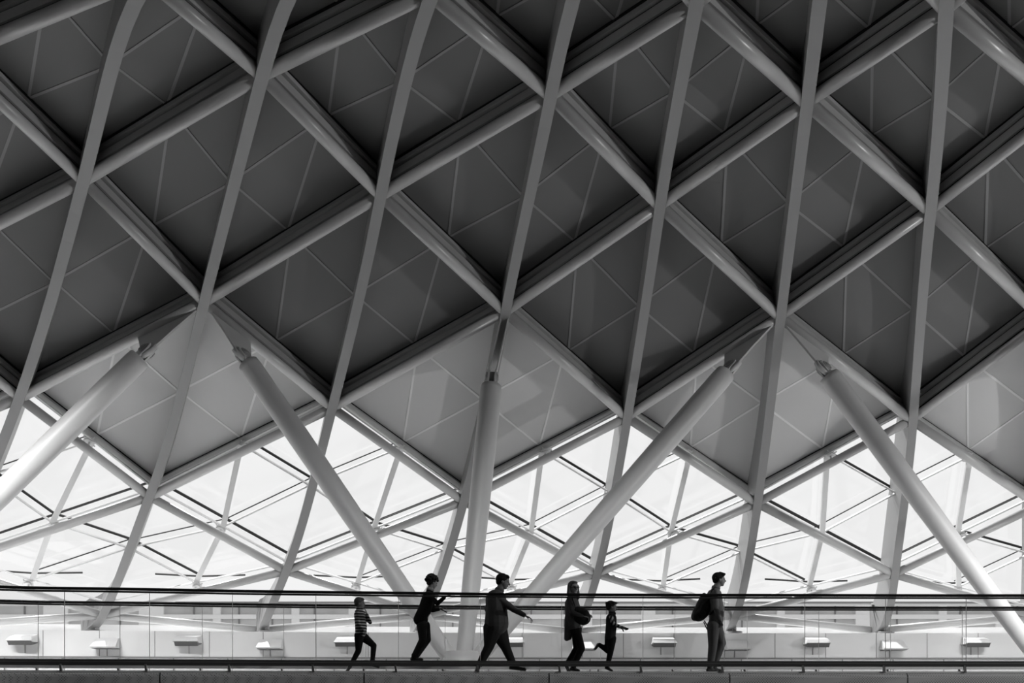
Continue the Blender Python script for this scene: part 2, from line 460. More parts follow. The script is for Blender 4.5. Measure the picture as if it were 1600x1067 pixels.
def arm_to(j, sgn, pin):
    if sgn == 0:
        nr = Vector((1, 0, 0)); n = shell(j, 2); P = Vector(pin); bm = BM()
        t1 = shell(j, 3); a = n-V(0, 0, .15); c = n+(t1-n)*.45-V(0, 0, .1)
        for s in (-.10, .10):
            prism(bm, [a+nr*s, P+V(s, -.12, .1), P+V(s, 0, -.2), P+V(s, .14, .05), c+nr*s], nr, .035)
        fixn(bm); obj('gusset_plate', bm, M['column'], RIBS[j], origin=P)
        return (pin, nr)
    return (pin, gusset(j, 2, sgn, pin))
column(at(722, 1056, 24), [arm_to(1, 1, at(380, 556, 25.0)), arm_to(3, 0, at(769, 590, 25.9)), arm_to(5, -1, at(1142, 574, 26.3))],
       'white branching column of three leaning tubes standing behind the adults')
column(at(1642, 1056, 24.3), [arm_to(5, 1, at(1287, 576, 26.3)), arm_to(7, 0, at(1640, 598, 26.2)), arm_to(9, -1, shell(9, 2)+V(-1.2, -.4, -1.2))],
       'white leaning tube column crossing the lower right corner')
column(at(-285, 1052, 22.6), [arm_to(-3, 1, shell(-3, 2)+V(1.2, -.2, -1.2)), arm_to(-1, 0, shell(-1, 2)+V(0, -.3, -1.7)), arm_to(1, -1, at(229, 549, 24.8))],
       'white leaning tube column crossing the left edge of the picture')

# ------------------------------------------------------------------ low perimeter wall
def lerp_tab(tab, x):
    if x <= tab[0][0]: return tab[0][1]+(tab[1][1]-tab[0][1])*(x-tab[0][0])/(tab[1][0]-tab[0][0])
    if x >= tab[-1][0]: return tab[-1][1]+(tab[-1][1]-tab[-2][1])*(x-tab[-1][0])/(tab[-1][0]-tab[-2][0])
    for (a, u), (b, v) in zip(tab, tab[1:]):
        if a <= x <= b:
            # smooth (Hermite) interpolation
            i = [p[0] for p in tab].index(a)
            m0 = (tab[min(i+1, len(tab)-1)][1]-tab[max(i-1, 0)][1])/(tab[min(i+1, len(tab)-1)][0]-tab[max(i-1, 0)][0])
            m1 = (tab[min(i+2, len(tab)-1)][1]-tab[i][1])/(tab[min(i+2, len(tab)-1)][0]-tab[i][0])
            h = b-a; t = (x-a)/h
            return (2*t**3-3*t*t+1)*u+(t**3-2*t*t+t)*h*m0+(-2*t**3+3*t*t)*v+(t**3-t*t)*h*m1
WALLY = [(-34, 27.4), (-26, 29.6), (-16.5, 31.35), (-11, 32.1), (-5, 32.75), (0, 33.05), (6, 33.2), (12, 33.2), (17.6, 33.1), (26, 32.3), (34, 30.8)]
def wy(x, o=0): return lerp_tab(WALLY, x)+o
def ribbon(bm, ty, x0, x1, z0, z1, th, n=80, off=0, mi=0):
    pts = []; sd = []; dn = []
    for i in range(n+1):
        x = x0+(x1-x0)*i/n; pts.append(Vector((x, ty(x)+off, 0)))
    for i in range(n+1):
        t = (pts[min(i+1, n)]-pts[max(i-1, 0)]).normalized(); sd.append(Vector((-t.y, t.x, 0))); dn.append(Vector((0, 0, 1)))
    sweep(bm, pts, sd, dn, [(0, z0), (th, z0), (th, z1), (0, z1)], mi)
bm = BM()
ribbon(bm, wy, -34, 34, 1.02, 1.88, .25, mi=0)
ribbon(bm, wy, -34, 34, -1.8, 1.00, .25, off=.06, mi=1)
ribbon(bm, wy, -34, 34, .985, 1.03, .2, off=-.03, mi=2)
for i in range(-19, 20):
    x = i*1.75+.35
    y = wy(x); 
    box(bm, (x, y-.001, 1.45), .018, .02, .85, mi=2)
    box(bm, (x+.6, y+.059, .5), .03, .02, .95, mi=2)
fixn(bm); tag(obj('wall_back', bm, [M['wallm'], M['plinth'], M['joint_dark']]), 'low pale panelled wall running behind the bridge', None, None, 'structure')
bm = BM(); ribbon(bm, wy, -36, 36, 1.6, 2.26, .5, off=2.9); ribbon(bm, wy, -36, 36, 1.5, 1.84, 3.2, off=.26)
fixn(bm); tag(obj('trim_1', bm, M['kerb']), 'white kerb along the top of the low back wall', None, None, 'structure')

# wedge lamps along the wall
lamp_px = [(42, 0), (170, 1), (298, 0), (425, 1), (545, 0), (800, 0), (912, 1), (1035, 0), (1150, 1), (1272, 0), (1392, 1), (1519, 0)]
wl = 0
for i, (px, kind) in enumerate(lamp_px):
    Y = 33.0
    for _ in range(4): x = (px-800)*Y/F; Y = wy(x)
    z0 = 1.38 if kind == 0 else 1.29
    lab = '%s wedge-shaped lamp on the low wall, %s lamp from the left' % ('white hooded' if kind == 0 else 'thin translucent', ORD[i+1])
    t = empty('wall_light', (x, Y, z0), lab, 'wall lamp', 'wedge lamps along the low back wall')
    bm = BM()
    if kind == 0:
        P = [V(x, Y, z0+.36), V(x, Y-.42, z0+.27), V(x, Y-.55, z0+.14), V(x, Y-.42, z0+.10), V(x, Y, z0+.10)]
    else:
        P = [V(x, Y, z0+.34), V(x, Y-.12, z0+.33), V(x, Y-.5, z0+.05), V(x, Y-.45, z0+.0), V(x, Y, z0+.02)]
    wtop, wbot = (.36, .42)
    a = [bm.verts.new(p+V(-(wtop if p.z > z0+.2 else wbot), 0, 0)) for p in P]; b = [bm.verts.new(p+V(wtop if p.z > z0+.2 else wbot, 0, 0)) for p in P]
    n = len(P); bm.faces.new(a); bm.faces.new(b[::-1])
    for q_ in range(n): bm.faces.new((a[q_], b[q_], b[(q_+1) % n], a[(q_+1) % n]))
    fixn(bm); obj('housing', bm, M['lampw'] if kind == 0 else M['wallm'], t, origin=(x, Y, z0))
    bm = BM()
    if kind == 0:
        prism(bm, [V(x-.37, Y-.53, z0+.125), V(x+.37, Y-.53, z0+.125), V(x+.37, Y-.44, z0-.0), V(x-.37, Y-.44, z0-.0)], V(0, -.8, -.6), .02)
        prism(bm, [V(x-.37, Y-.44, z0-.0), V(x+.37, Y-.44, z0-.0), V(x+.37, Y-.02, z0+.08), V(x-.37, Y-.02, z0+.08)], V(0, 0, 1), .02)
        for s in (-1, 1): prism(bm, [V(x+s*.37, Y-.53, z0+.13), V(x+s*.37, Y-.44, z0), V(x+s*.37, Y-.02, z0+.07), V(x+s*.37, Y-.02, z0+.12)], V(1, 0, 0), .015)
    else: prism(bm, [V(x-.38, Y-.46, z0+.0), V(x+.38, Y-.46, z0+.0), V(x+.38, Y-.02, z0-.02), V(x-.38, Y-.02, z0-.02)], V(0, 0, 1), .02)
    fixn(bm); obj('lens', bm, M['lampd'], t, origin=(x, Y, z0))
    bm = BM(); cyl(bm, (x-.05, Y-.02, z0-.25), (x-.05, Y-.02, z0+.05), .012, n=8); obj('cable', bm, M['joint_dark'], t, origin=(x, Y, z0))

bm = BM(); ribbon(bm, wy, -34, 34, -.1, .08, -12.6, off=-.2); fixn(bm)  # unseen floor, added to bounce sunlight up onto wall, columns and roof
tag(obj('floor_bounce', bm, M['bounce_floor']), 'pale unseen floor added between the bridge and the low wall to bounce sunlight', None, None, 'structure')
# ------------------------------------------------------------------ bridge
NEAR = [(-12, 12.5), (-7.775, 14.58), (-5.96, 14.90), (-4.07, 15.26), (-2.07, 15.50), (0, 15.74), (2.11, 15.85), (4.24, 15.90), (8.5, 15.95), (12, 15.8)]
def ny(x): return lerp_tab(NEAR, x)
def fy(x): return ny(x*.90)+2.45
ZF = 0.235
bm = BM(); n = 90; pr = []
for i in range(n+1):
    x = -12+24*i/n; pr.append((V(x, ny(x)+.05, 0), V(x*1.08, fy(x*1.08)+.1, 0)))
top = [(bm.verts.new(a+V(0, 0, ZF)), bm.verts.new(b+V(0, 0, ZF)), bm.verts.new(a+V(0, 0, ZF-.3)), bm.verts.new(b+V(0, 0, ZF-.3))) for a, b in pr]
for u, v in zip(top, top[1:]):
    bm.faces.new((u[0], v[0], v[1], u[1])); bm.faces.new((u[2], u[3], v[3], v[2])); bm.faces.new((u[0], u[2], v[2], v[0])); bm.faces.new((u[1], v[1], v[3], u[3]))
fixn(bm); tag(obj('floor', bm, M['deck']), 'deck of the curved footbridge the people walk on', None, None, 'structure')
# perforated fascia panels
fj = [-11.9]+[ (px-800)*15.6/F for px in (-20, 272, 571, 858, 1145, 1429, 1720)]
for i, (a, b) in enumerate(zip(fj, fj[1:])):
    bm = BM(); a += .012; b -= .012; m = 14; pts = []; sd = []; dn = []
    for q_ in range(m+1):
        x = a+(b-a)*q_/m; pts.append(V(x, ny(x), 0))
    for q_ in range(m+1):
        t_ = (pts[min(q_+1, m)]-pts[max(q_-1, 0)]).normalized(); sd.append(V(-t_.y, t_.x, 0)); dn.append(V(0, 0, 1))
    prof = [(.03, ZF+.0), (-.03, ZF-.005), (-.06, ZF-.03), (-.075, ZF-.07), (-.06, ZF-.3), (.02, ZF-.62), (.06, ZF-.62), (.06, ZF-.02)]
    sweep(bm, pts, sd, dn, prof); fixn(bm)
    where = {0: 'out of frame at the left', 1: 'leftmost along the bottom edge', 6: 'rightmost along the bottom edge'}.get(i, '%s from the left along the bottom edge' % ORD[min(i, 12)])
    tag(obj('fascia_panel', bm, M['perf'], origin=(a, ny(a), ZF-.3), smooth=False), 'perforated grey steel bridge edge panel, %s' % where, 'edge panel', 'perforated panels along the bridge edge')
def rail_along(bm, yf, x0, x1, z, r, n=90, sx=1.0, mi=0, flat=1.0):
    m = 14; pts = []; sd = []; dn = []
    for i in range(n+1):
        x = x0+(x1-x0)*i/n; pts.append(V(x, yf(x), z))
    for i in range(n+1):
        t = (pts[min(i+1, n)]-pts[max(i-1, 0)]).normalized(); sd.append(V(-t.y, t.x, 0)); dn.append(V(0, 0, 1))
    sweep(bm, pts, sd, dn, [(math.cos(2*PI*q/m)*r, math.sin(2*PI*q/m)*r*flat) for q in range(m)], mi)
def balustrade(yf, x0, x1, joints, near):
    lab = 'glass balustrade with dark handrail on the %s' % ('near bridge edge, before the people' if near else 'far bridge edge, behind the people')
    t = empty('balustrade', (0, yf(0), ZF), lab, 'balustrade', 'glass balustrades of the bridge')
    zt = ZF+1.28
    bm = BM(); rail_along(bm, yf, x0, x1, zt+.012, .024); o = obj('handrail', bm, M['rail'], t, origin=(0, yf(0), zt), smooth=True)
    bm = BM(); ribbon(bm, yf, x0, x1, zt-.045, zt-.016, .03, off=-.015); fixn(bm); obj('rail_channel', bm, M['rail2'], t, origin=(0, yf(0), zt))
    # bottom rail: two dark bars with a steel line between
    zb = ZF+.155
    bm = BM(); ribbon(bm, yf, x0, x1, zb-.045, zb+.005, .05, off=-.03, mi=0); ribbon(bm, yf, x0, x1, zb+.005, zb+.02, .03, off=-.02, mi=1); ribbon(bm, yf, x0, x1, zb+.02, zb+.048, .05, off=-.03, mi=0)
    fixn(bm); obj('base_rail', bm, [M['rail3'] if near else M['kerb'], M['steel']], t, origin=(0, yf(0), zb))
    bm = BM(); ribbon(bm, yf, x0, x1, ZF+.0, ZF+.03, .06, off=-.03); fixn(bm); obj('floor_channel', bm, M['kerb'], t, origin=(0, yf(0), ZF))
    for a, b in zip(joints, joints[1:]):
        bm = BM(); g = .006; ribbon(bm, yf, a+g, b-g, ZF+.02, zt-.02, .012, n=4, off=-.006); fixn(bm)
        p = obj('glass_pane', bm, M['bglass'], t, origin=((a+b)/2, yf((a+b)/2), ZF))
        bm = BM()
        box(bm, (a+g, yf(a), ZF+.65), .006, .014, 1.24); obj('glass_edge', bm, M['edge'], p, origin=(a, yf(a), ZF))
    for a in joints:
        bm = BM(); y = yf(a)-.035 if near else yf(a)+.035
        prism(bm, [V(a-.045, y, ZF+.01), V(a-.005, y, ZF+.01), V(a-.03, y, ZF+.13), V(a-.055, y, ZF+.13)], V(0, 1, 0), .04); fixn(bm)
        obj('bracket', bm, M['steel'], t, origin=(a, y, ZF))
nj = [-11.6, -10.3, -9.0]+[(px-800)*ny((px-800)*.0104)/F for px in (-34, 97, 231, 362, 493, 622, 750, 877, 1004, 1131, 1257, 1383, 1509, 1636)]+[9.9, 11.2]
balustrade(ny, -11.8, 11.6, nj, True)
fjj = [-12.2, -10.9]+[(px-800)*fy((px-800)*.0115)/F for px in (-60, 58, 187, 316, 443, 571, 695, 817, 938, 1054, 1167, 1279, 1391, 1503, 1620)]+[11.1, 12.4]
balustrade(fy, -12.4, 12.6, fjj, False)

# ------------------------------------------------------------------ rest of the concourse
bm = BM(); box(bm, (0, 10, -1.9), 90, 62, .2); tag(obj('floor_lower', bm, M['floor']), 'pale concourse floor below the bridge', None, None, 'structure')
bm = BM(); box(bm, (0, -16, 6), 90, .4, 16); tag(obj('wall_rear', bm, M['brick']), 'brick station wall behind the viewpoint', None, None, 'structure')
bm = BM(); box(bm, (-36, 8, 6), .4, 48, 18); tag(obj('wall_left', bm, M['plaster']), 'plain wall closing the concourse at the left', None, None, 'structure')
bm = BM(); box(bm, (36, 8, 6), .4, 48, 18); tag(obj('wall_right', bm, M['plaster']), 'plain wall closing the concourse at the right', None, None, 'structure')
bm = BM(); box(bm, (0, -2.5, 13.6), 72, 27, .3); tag(obj('ceiling_rear', bm, M['plaster']), 'flat ceiling over the rear of the concourse', None, None, 'structure')

# distant building seen through the gap under the glazing
t = empty('office_building', (0, 62, 0), 'pale distant building with a long band of grey windows seen under the glazing', 'building')
bm = BM()
def fz(y): return (HZ-y)*62/F
box(bm, (0, 62.6, fz(985)/2-2), 110, .8, fz(981)+4); box(bm, (0, 62.2, (fz(942)+fz(946))/2), 110, .5, fz(942)-fz(946)); fixn(bm)
obj('wall', bm, M['facade'], t, origin=(0, 62, 0))
bm = BM(); box(bm, (0, 62.5, fz(941.6)), 110, 1.4, .12); obj('cornice', bm, M['mull'], t, origin=(0, 62, 0))
random.seed(5)
x = -46.0
while x < 46:
    wd = random.choice([3.2, 3.8, 4.6]); bm = BM()
    z0, z1 = fz(980), fz(946)
    box(bm, (x+wd/2, 62.5, (z0+z1)/2), wd, .1, z1-z0, mi=0)
    for f in ([0.25, .72] if wd > 4 else [random.choice([.3, .6])]): box(bm, (x+wd*f, 62.42, (z0+z1)/2), .09, .08, z1-z0, mi=1)
    obj('window', bm, [M['facglass'], M['mull']], t, origin=(x, 62.5, z0))
    x += wd
    bm = BM(); g = random.choice([.5, .9, 1.6]); box(bm, (x+g/2, 62.4, (z0+z1)/2), g, .3, z1-z0); obj('pier', bm, M['facade'], t, origin=(x, 62.4, z0)); x += g
bm = BM(); box(bm, (0, 62.3, fz(963)), 96, .2, .28); obj('transom', bm, M['facade'], t, origin=(0, 62.3, fz(963)))

bm = BM()
for j in range(J0, J1+1):
    for s_ in (0, .5):
        if j+s_+.5 <= J1:
            pa_, pb_ = surf(j+s_, 5.48 if s_ else 5.4, PG+.5), surf(j+s_+.5, 5.4 if s_ else 5.48, PG+.5)
            beam(bm, pa_+(pb_-pa_)*(.0 if s_ else .42), pb_+(pa_-pb_)*(.45 if s_ else 0), out(j, 5.4), .05, .04)
fixn(bm); tag(obj('trim_2', bm, M['gasket']), 'dark seal along the foot of the sloping glazing', None, None, 'structure')

# ------------------------------------------------------------------ people
def blob(parts, voxel, smooth=2):
    """parts: ('c',p,q,r0,r1) capsules and ('e',c,(rx,ry,rz),rot) ellipsoids, fused into one skin"""
    bm = BM()
    for p in parts:
        if p[0] == 'c':
            _, a, b, r0, r1 = p; a, b = Vector(a), Vector(b); L = (b-a).length
            if L < 1e-5: b = a+Vector((0, 0, 1e-3)); L = 1e-3
            prof = []
            for i in range(6): an = PI/2*(1-i/5); prof.append((-r0*math.sin(an)/L, max(r0*math.cos(an), r0*.02)))
            for i in range(6): an = PI/2*i/5; prof.append((1+r1*math.sin(an)/L, max(r1*math.cos(an), r1*.02)))
            p0, q0 = a, b; x, y = frame(q0-p0); rings = []; n = 14
            for t, r in prof:
                c = p0+(q0-p0)*t; rings.append([bm.verts.new(c+(x*math.cos(2*PI*i/n)+y*math.sin(2*PI*i/n))*r) for i in range(n)])
            for u, v in zip(rings, rings[1:]):
                for i in range(n): bm.faces.new((u[i], v[i], v[(i+1) % n], u[(i+1) % n]))
            bm.faces.new(rings[0]); bm.faces.new(rings[-1][::-1])
        else:
            _, c, r, rot = p
            mt = Matrix.Translation(Vector(c)) @ Euler(rot).to_matrix().to_4x4() @ Matrix.Diagonal((*r, 1))
            bmesh.ops.create_uvsphere(bm, u_segments=16, v_segments=10, radius=1, matrix=mt)
    fixn(bm)
    me = bpy.data.meshes.new('tmp'); bm.to_mesh(me); bm.free()
    o = bpy.data.objects.new('tmp', me); COL.objects.link(o)
    m = o.modifiers.new('r', 'REMESH'); m.mode = 'VOXEL'; m.voxel_size = voxel; m.use_smooth_shade = True
    if smooth:
        s = o.modifiers.new('s', 'SMOOTH'); s.iterations = smooth; s.factor = .5
    bpy.context.view_layer.update()
    ev = o.evaluated_get(bpy.context.evaluated_depsgraph_get()); m2 = bpy.data.meshes.new_from_object(ev)
    bpy.data.objects.remove(o); bpy.data.meshes.remove(me)
    out_ = BM(); out_.from_mesh(m2); bpy.data.meshes.remove(m2)
    return out_
def bone(a, b, t): return Vector(a).lerp(Vector(b), t)
def hand_parts(wr, d, palm_n, s, curl=.5):
    """wrist point, finger direction, palm normal; five bent fingers of different length"""
    d = d.normalized(); n = (palm_n-d*palm_n.dot(d)).normalized(); sd = d.cross(n)
    P = []; c = wr+d*.045*s
    for i in (-1.2, -.4, .4, 1.2): P.append(('c', wr+sd*i*.012*s, wr+d*.085*s+sd*i*.021*s, .014*s, .011*s))
    for i, L in zip((-1.5, -.5, .5, 1.5), (.062, .078, .082, .072)):
        a = wr+d*.085*s+sd*i*.0185*s; a1 = a+(d*math.cos(curl*.6)+n*math.sin(curl*.6))*L*.45*s
        a2 = a1+(d*math.cos(curl*1.5)+n*math.sin(curl*1.5))*L*.33*s; a3 = a2+(d*math.cos(curl*2.3)+n*math.sin(curl*2.3))*L*.25*s
        P += [('c', a, a1, .0085*s, .0078*s), ('c', a1, a2, .0078*s, .007*s), ('c', a2, a3, .007*s, .006*s)]
    t0 = wr+d*.025*s+sd*.022*s; t1 = t0+(sd*.8+d*.6+n*.3).normalized()*.045*s; t2 = t1+(d*.85+sd*.3+n*.3).normalized()*.035*s
    P += [('c', t0, t1, .012*s, .010*s), ('c', t1, t2, .010*s, .007*s)]
    return P
def person(name_lab, Y, J, s, mats, opt):
    """J: joints measured as (x, y, depth offset) in photo pixels at distance Y; s: size factor of the body (1 = adult)"""
    def P(v):
        yy = Y+(v[2] if len(v) > 2 else 0)
        return Vector(((v[0]-800)*Y/F, yy, (HZ-v[1])*Y/F))
    K = {k: P(v) for k, v in J.items()}
    hd, nk, sh, hp = K['head'], K['neck'], K['chest'], K['hip']
    base = Vector((hp.x, Y, opt.get('z', ZF)))
    root = empty('person', base, name_lab, 'person', 'people crossing the bridge')
    hs = opt.get('hs', .1*s)           # head half width scale (m)
    yaw = opt.get('yaw', 0)             # 0 = looking to the right of the picture
    fw = Vector((math.cos(yaw), -math.sin(yaw), 0)); sdv = Vector((math.sin(yaw), math.cos(yaw), 0)); pit = opt.get('pitch', 0)
    fw = (fw*math.cos(pit)-Vector((0, 0, 1))*math.sin(pit)).normalized(); up = fw.cross(sdv); up = -up if up.z < 0 else up
    def H(a, b, c): return hd+fw*a*hs+sdv*b*hs+up*c*hs
    rot = Matrix((fw, sdv, up)).transposed().to_euler()
    bw = opt.get('bw', 1.0)             # girth
    B = []
    # head: skull, face, jaw, nose, brow, lips, chin, ears
    B += [('e', H(-.12, 0, .12), (hs*.98, hs*.76, hs*.95), rot), ('e', H(.22, 0, -.35), (hs*.66, hs*.62, hs*.82), rot), ('e', H(.42, 0, -.88), (hs*.36, hs*.40, hs*.28), rot),
          ('c', H(.80, 0, -.02), H(1.02, 0, -.30), hs*.10, hs*.13), ('e', H(.70, 0, .14), (hs*.20, hs*.5, hs*.12), rot), ('e', H(.80, 0, -.58), (hs*.14, hs*.26, hs*.10), rot),
          ('e', H(-.08, .78, -.18), (hs*.16, hs*.07, hs*.24), rot), ('e', H(-.08, -.78, -.18), (hs*.16, hs*.07, hs*.24), rot),
          ('c', H(-.12, 0, -.6), nk, hs*.55, hs*.60), ('c', nk, bone(nk, sh, .5), hs*.58, hs*.7)]
    sl, sr = K['shn'], K['shf']
    tw = .118*s*bw
    B += [('c', sh, hp, tw*.85, tw*.85), ('c', sl, sr, .05*s, .05*s)]
    for a, b, c in (('shn', 'eln', 'han'), ('shf', 'elf', 'haf')):
        wr = K[c]; B += [('c', K[a], K[b], .043*s, .034*s), ('c', K[b], wr, .034*s, .023*s)]
        d = (wr-K[b]).normalized(); d2 = opt.get('hd_'+c, None); d2 = Vector(d2).normalized() if d2 else d
        B += hand_parts(wr, d2, Vector(opt.get('hn_'+c, (0, 0, -1))), s*opt.get('hsz', 1), opt.get('curl_'+c, .5))
    for a, b, c in (('hpn', 'knn', 'ann'), ('hpf', 'knf', 'anf')):
        B += [('c', K[a], K[b], .066*s*bw, .045*s), ('c', K[b], K[c], .045*s, .034*s)]
    body = obj('body', blob(B, .0065 if s > .8 else .0055, 2), M[mats['skin']], root, origin=base, smooth=True)
    for b in (-.30, .30):
        bm = BM(); bmesh.ops.create_uvsphere(bm, u_segments=10, v_segments=8, radius=hs*.085, matrix=Matrix.Translation(H(.80, b, .0)))
        obj('eye', bm, M['eye'], body, origin=base, smooth=True)
    # upper garment
    G = []
    up_r = opt.get('up_r', 1.0)
    mid = bone(sh, hp, .5)
    if 'belly' in K: mid = K['belly']
    hem = K.get('hem', bone(sh, hp, 1.12))
    dpt = Vector((0, .085*s*bw, 0))
    for o_ in (-1, 1):
        G += [('c', sh+dpt*o_*.8, mid+dpt*o_*.75, tw*.98*up_r, tw*1.02*up_r), ('c', mid+dpt*o_*.75, hem+dpt*o_*.75, tw*1.02*up_r, tw*opt.get('hem_r', 1.0)*up_r)]
    G += [('c', sl, sr, .062*s*up_r, .062*s*up_r), ('c', nk, sh, hs*.66, tw*.9), ('c', sl, mid, .05*s, tw*.6), ('c', sr, mid, .05*s, tw*.6)]
    slv = opt.get('sleeve', 1.0)
    SL = []
    for a, b, c in (('shn', 'eln', 'han'), ('shf', 'elf', 'haf')):
        SL += [('c', K[a], K[b], .057*s*up_r, .047*s*up_r), ('c', K[b], bone(K[b], K[c], .9*slv), .047*s*up_r, .035*s*up_r)]
        el = bone(K[a], K[b], .8); SL.append(('e', el, (.05*s, .05*s, .05*s), (0, 0, 0)))
    if 'sleeve_mat' in opt:
        obj('shirt', blob(G, .009, 3), M[mats['top']], root, origin=base, smooth=True)
        obj('sleeves', blob(SL, .008, 2), M[opt['sleeve_mat']], root, origin=base, smooth=True)
    else:
        obj(opt.get('topname', 'jacket'), blob(G+SL, .009, 3), M[mats['top']], root, origin=base, smooth=True)
    col = BM(); lathe(col, bone(nk, sh, .05), bone(nk, sh, -.28), [(0, hs*.74), (.5, hs*.72), (1, hs*.66)], 20); obj('collar', col, M[opt.get('collar', mats['top'])], root, origin=base)
    # trousers
    T = []
    lr = opt.get('leg_r', 1.0)
    for a, b, c, o_ in (('hpn', 'knn', 'ann', -1), ('hpf', 'knf', 'anf', 1)):
        A, Bk, Cc = K[a], K[b], K[c]
        T += [('c', A, Bk, .088*s*bw*lr, .060*s*lr), ('c', Bk, bone(Bk, Cc, .96), .060*s*lr, .044*s*lr), ('e', bone(A, hp, .4)+Vector((-.02*s, 0, 0)), (.10*s*bw, .085*s*bw, .11*s), (0, 0, 0))]
        T += [('e', bone(Bk, Cc, .88), (.056*s*lr, .052*s*lr, .03*s), (0, 0, 0))]
    T += [('c', K['hpn'], K['hpf'], .088*s*bw, .088*s*bw), ('c', bone(hp, sh, .12)+dpt*.5, bone(hp, sh, .12)-dpt*.5, tw*.85, tw*.85)]
    obj('trousers', blob(T, .009, 2), M[mats['legs']], root, origin=base, smooth=True)
    # shoes
    for c, t in (('ann', 'ton'), ('anf', 'tof')):
        an, to = K[c], K[t]; d = (to-an).normalized(); heel = an-(Vector((d.x, d.y, 0)).normalized() if abs(d.z) < .9 else Vector((-.3, 0, 0)))*.035*s
        dn = Vector((0, 0, -1)) if 'up_'+c not in opt else Vector(opt['up_'+c])
        h0 = heel+dn*.05*s
        S_ = [('c', an+dn*.0, h0, .043*s, .038*s), ('c', h0, to, .038*s, .033*s), ('c', an+dn*.02, bone(h0, to, .6), .042*s, .036*s), ('e', to, (.042*s, .04*s, .028*s), (0, 0, 0))]
        sh_ = obj('shoe', blob(S_, .007, 1), M[mats['shoes']], root, origin=base, smooth=True)
        bm = BM(); q0 = h0+dn*.028*s; q1 = to+dn*.022*s; ax = (q1-q0).normalized(); beam(bm, q0-ax*.035*s, q1+ax*.03*s, -dn, .078*s, .014*s, -.01); fixn(bm)
        obj('sole', bm, M['sole'], sh_, origin=base)
    # hair
    if 'hair' in mats:
        rnd = random.Random(opt.get('seed', 1)); HR = [('e', H(-.26, 0, .28), (hs*1.0, hs*.86, hs*.92), rot), ('e', H(-.55, 0, -.15), (hs*.58, hs*.72, hs*.62), rot), ('e', H(.25, 0, .82), (hs*.55, hs*.62, hs*.28), rot)]
        st = opt.get('hairstyle', 'short')
        if st == 'curly':
            for i in range(46):
                u = rnd.uniform(-PI, PI); v = rnd.uniform(-.15, PI/2)
                a = (-.2+math.cos(u)*math.cos(v)*1.14, math.sin(u)*math.cos(v)*1.05, .32+math.sin(v)*1.06)
                if a[0] > .62 and a[2] < .55: continue
                rr = hs*rnd.uniform(.2, .34); HR.append(('e', H(*a), (rr, rr, rr), (0, 0, 0)))
        if st == 'long':
            for b in (-1, 1):
                HR += [('c', H(-.1, b*.80, .3), H(-.05, b*.92, -1.0), hs*.30, hs*.34), ('c', H(-.05, b*.92, -1.0), H(.05, b*.86, -1.75), hs*.36, hs*.26)]
            HR += [('c', H(-.65, 0, 0), H(-.72, 0, -1.6), hs*.62, hs*.5), ('e', H(-.4, 0, -.9), (hs*.6, hs*.95, hs*.9), rot)]
        if st == 'short':
            HR += [('c', H(.55, -.45, .72), H(.62, .45, .74), hs*.2, hs*.2)]
        if st == 'quiff':
            HR += [('c', H(.55, -.45, .72), H(.80, .35, .78), hs*.28, hs*.24), ('c', H(.1, 0, 1.0), H(.85, 0, .86), hs*.28, hs*.2)]
        if st == 'wild':
            for i in range(16):
                u = rnd.uniform(-PI, PI); HR.append(('c', H(-.2+math.cos(u)*.7, math.sin(u)*.7, .6), H(-.25+math.cos(u)*1.15, math.sin(u)*.95, .75+rnd.uniform(-.3, .3)), hs*.2, hs*.06))
            HR += [('c', H(.4, 0, .8), H(1.15, 0, .85), hs*.2, hs*.08)]
        obj('hair', blob(HR, .008, 1), M[mats['hair']], root, origin=base, smooth=True)
    return root, K, H, fw, sdv, up, base, hs
# 1 small child in a striped top, stepping forward, one hand at the mouth
person('small child in striped top and black trousers, leftmost person on the bridge', 16.9,
 dict(head=(562.5, 942), neck=(562, 952), chest=(562, 961), hip=(563, 992), belly=(564, 977), hem=(564, 989),
      shn=(560, 957, -.13), shf=(565, 957, .13), eln=(561, 974, -.17), han=(569, 984, -.16), elf=(577, 972, .10), haf=(573, 959, .02),
      hpn=(562, 994, -.06), hpf=(566, 994, .06), knn=(561, 1017, -.07), ann=(549, 1039, -.06), ton=(544, 1047.5, -.06),
      knf=(583, 1008, .07), anf=(581, 1034, .07), tof=(590, 1041.5, .07)),
 .73, dict(skin='skin', top='stripe', legs='black', shoes='shoe2', hair='hair3'),
 dict(topname='striped_top', hs=.088, seed=2, up_r=.98, hd_haf=(-.3, -.1, .9), hn_haf=(-1, 0, 0), up_ann=(-.75, 0, -.66), up_anf=(-.4, 0, -.9), pitch=.05, leg_r=1.22, bw=1.12))
# 2 curly haired boy leaning at the rail
r2 = person('curly-haired boy in black blazer leaning back with both hands reaching out', 17.65,
 dict(head=(675.5, 910), neck=(672, 922), chest=(669, 935), hip=(660, 972), belly=(664, 952), hem=(656, 968),
      shn=(670, 931, -.15), shf=(674, 931, .14), eln=(685, 944, -.2), han=(697, 935, -.28), elf=(675, 952, .14), haf=(686, 951, .1),
      hpn=(660, 977, -.07), hpf=(663, 977, .08), knn=(661, 1000, -.07), ann=(647, 1026, -.07), ton=(659, 1030.5, -.07),
      knf=(667, 999, .09), anf=(650, 1025, .09), tof=(654, 1030, .1)),
 .90, dict(skin='skin', top='black', legs='jeans', shoes='shoe', hair='hair'),
 dict(topname='blazer', hs=.098, hairstyle='curly', seed=5, yaw=-.5, pitch=.25, hd_han=(.8, -.1, .35), curl_han=.15, hd_haf=(.8, 0, .35), z=(HZ-1036.0)*17.65/F, collar='shirt', leg_r=1.28, up_r=1.08))
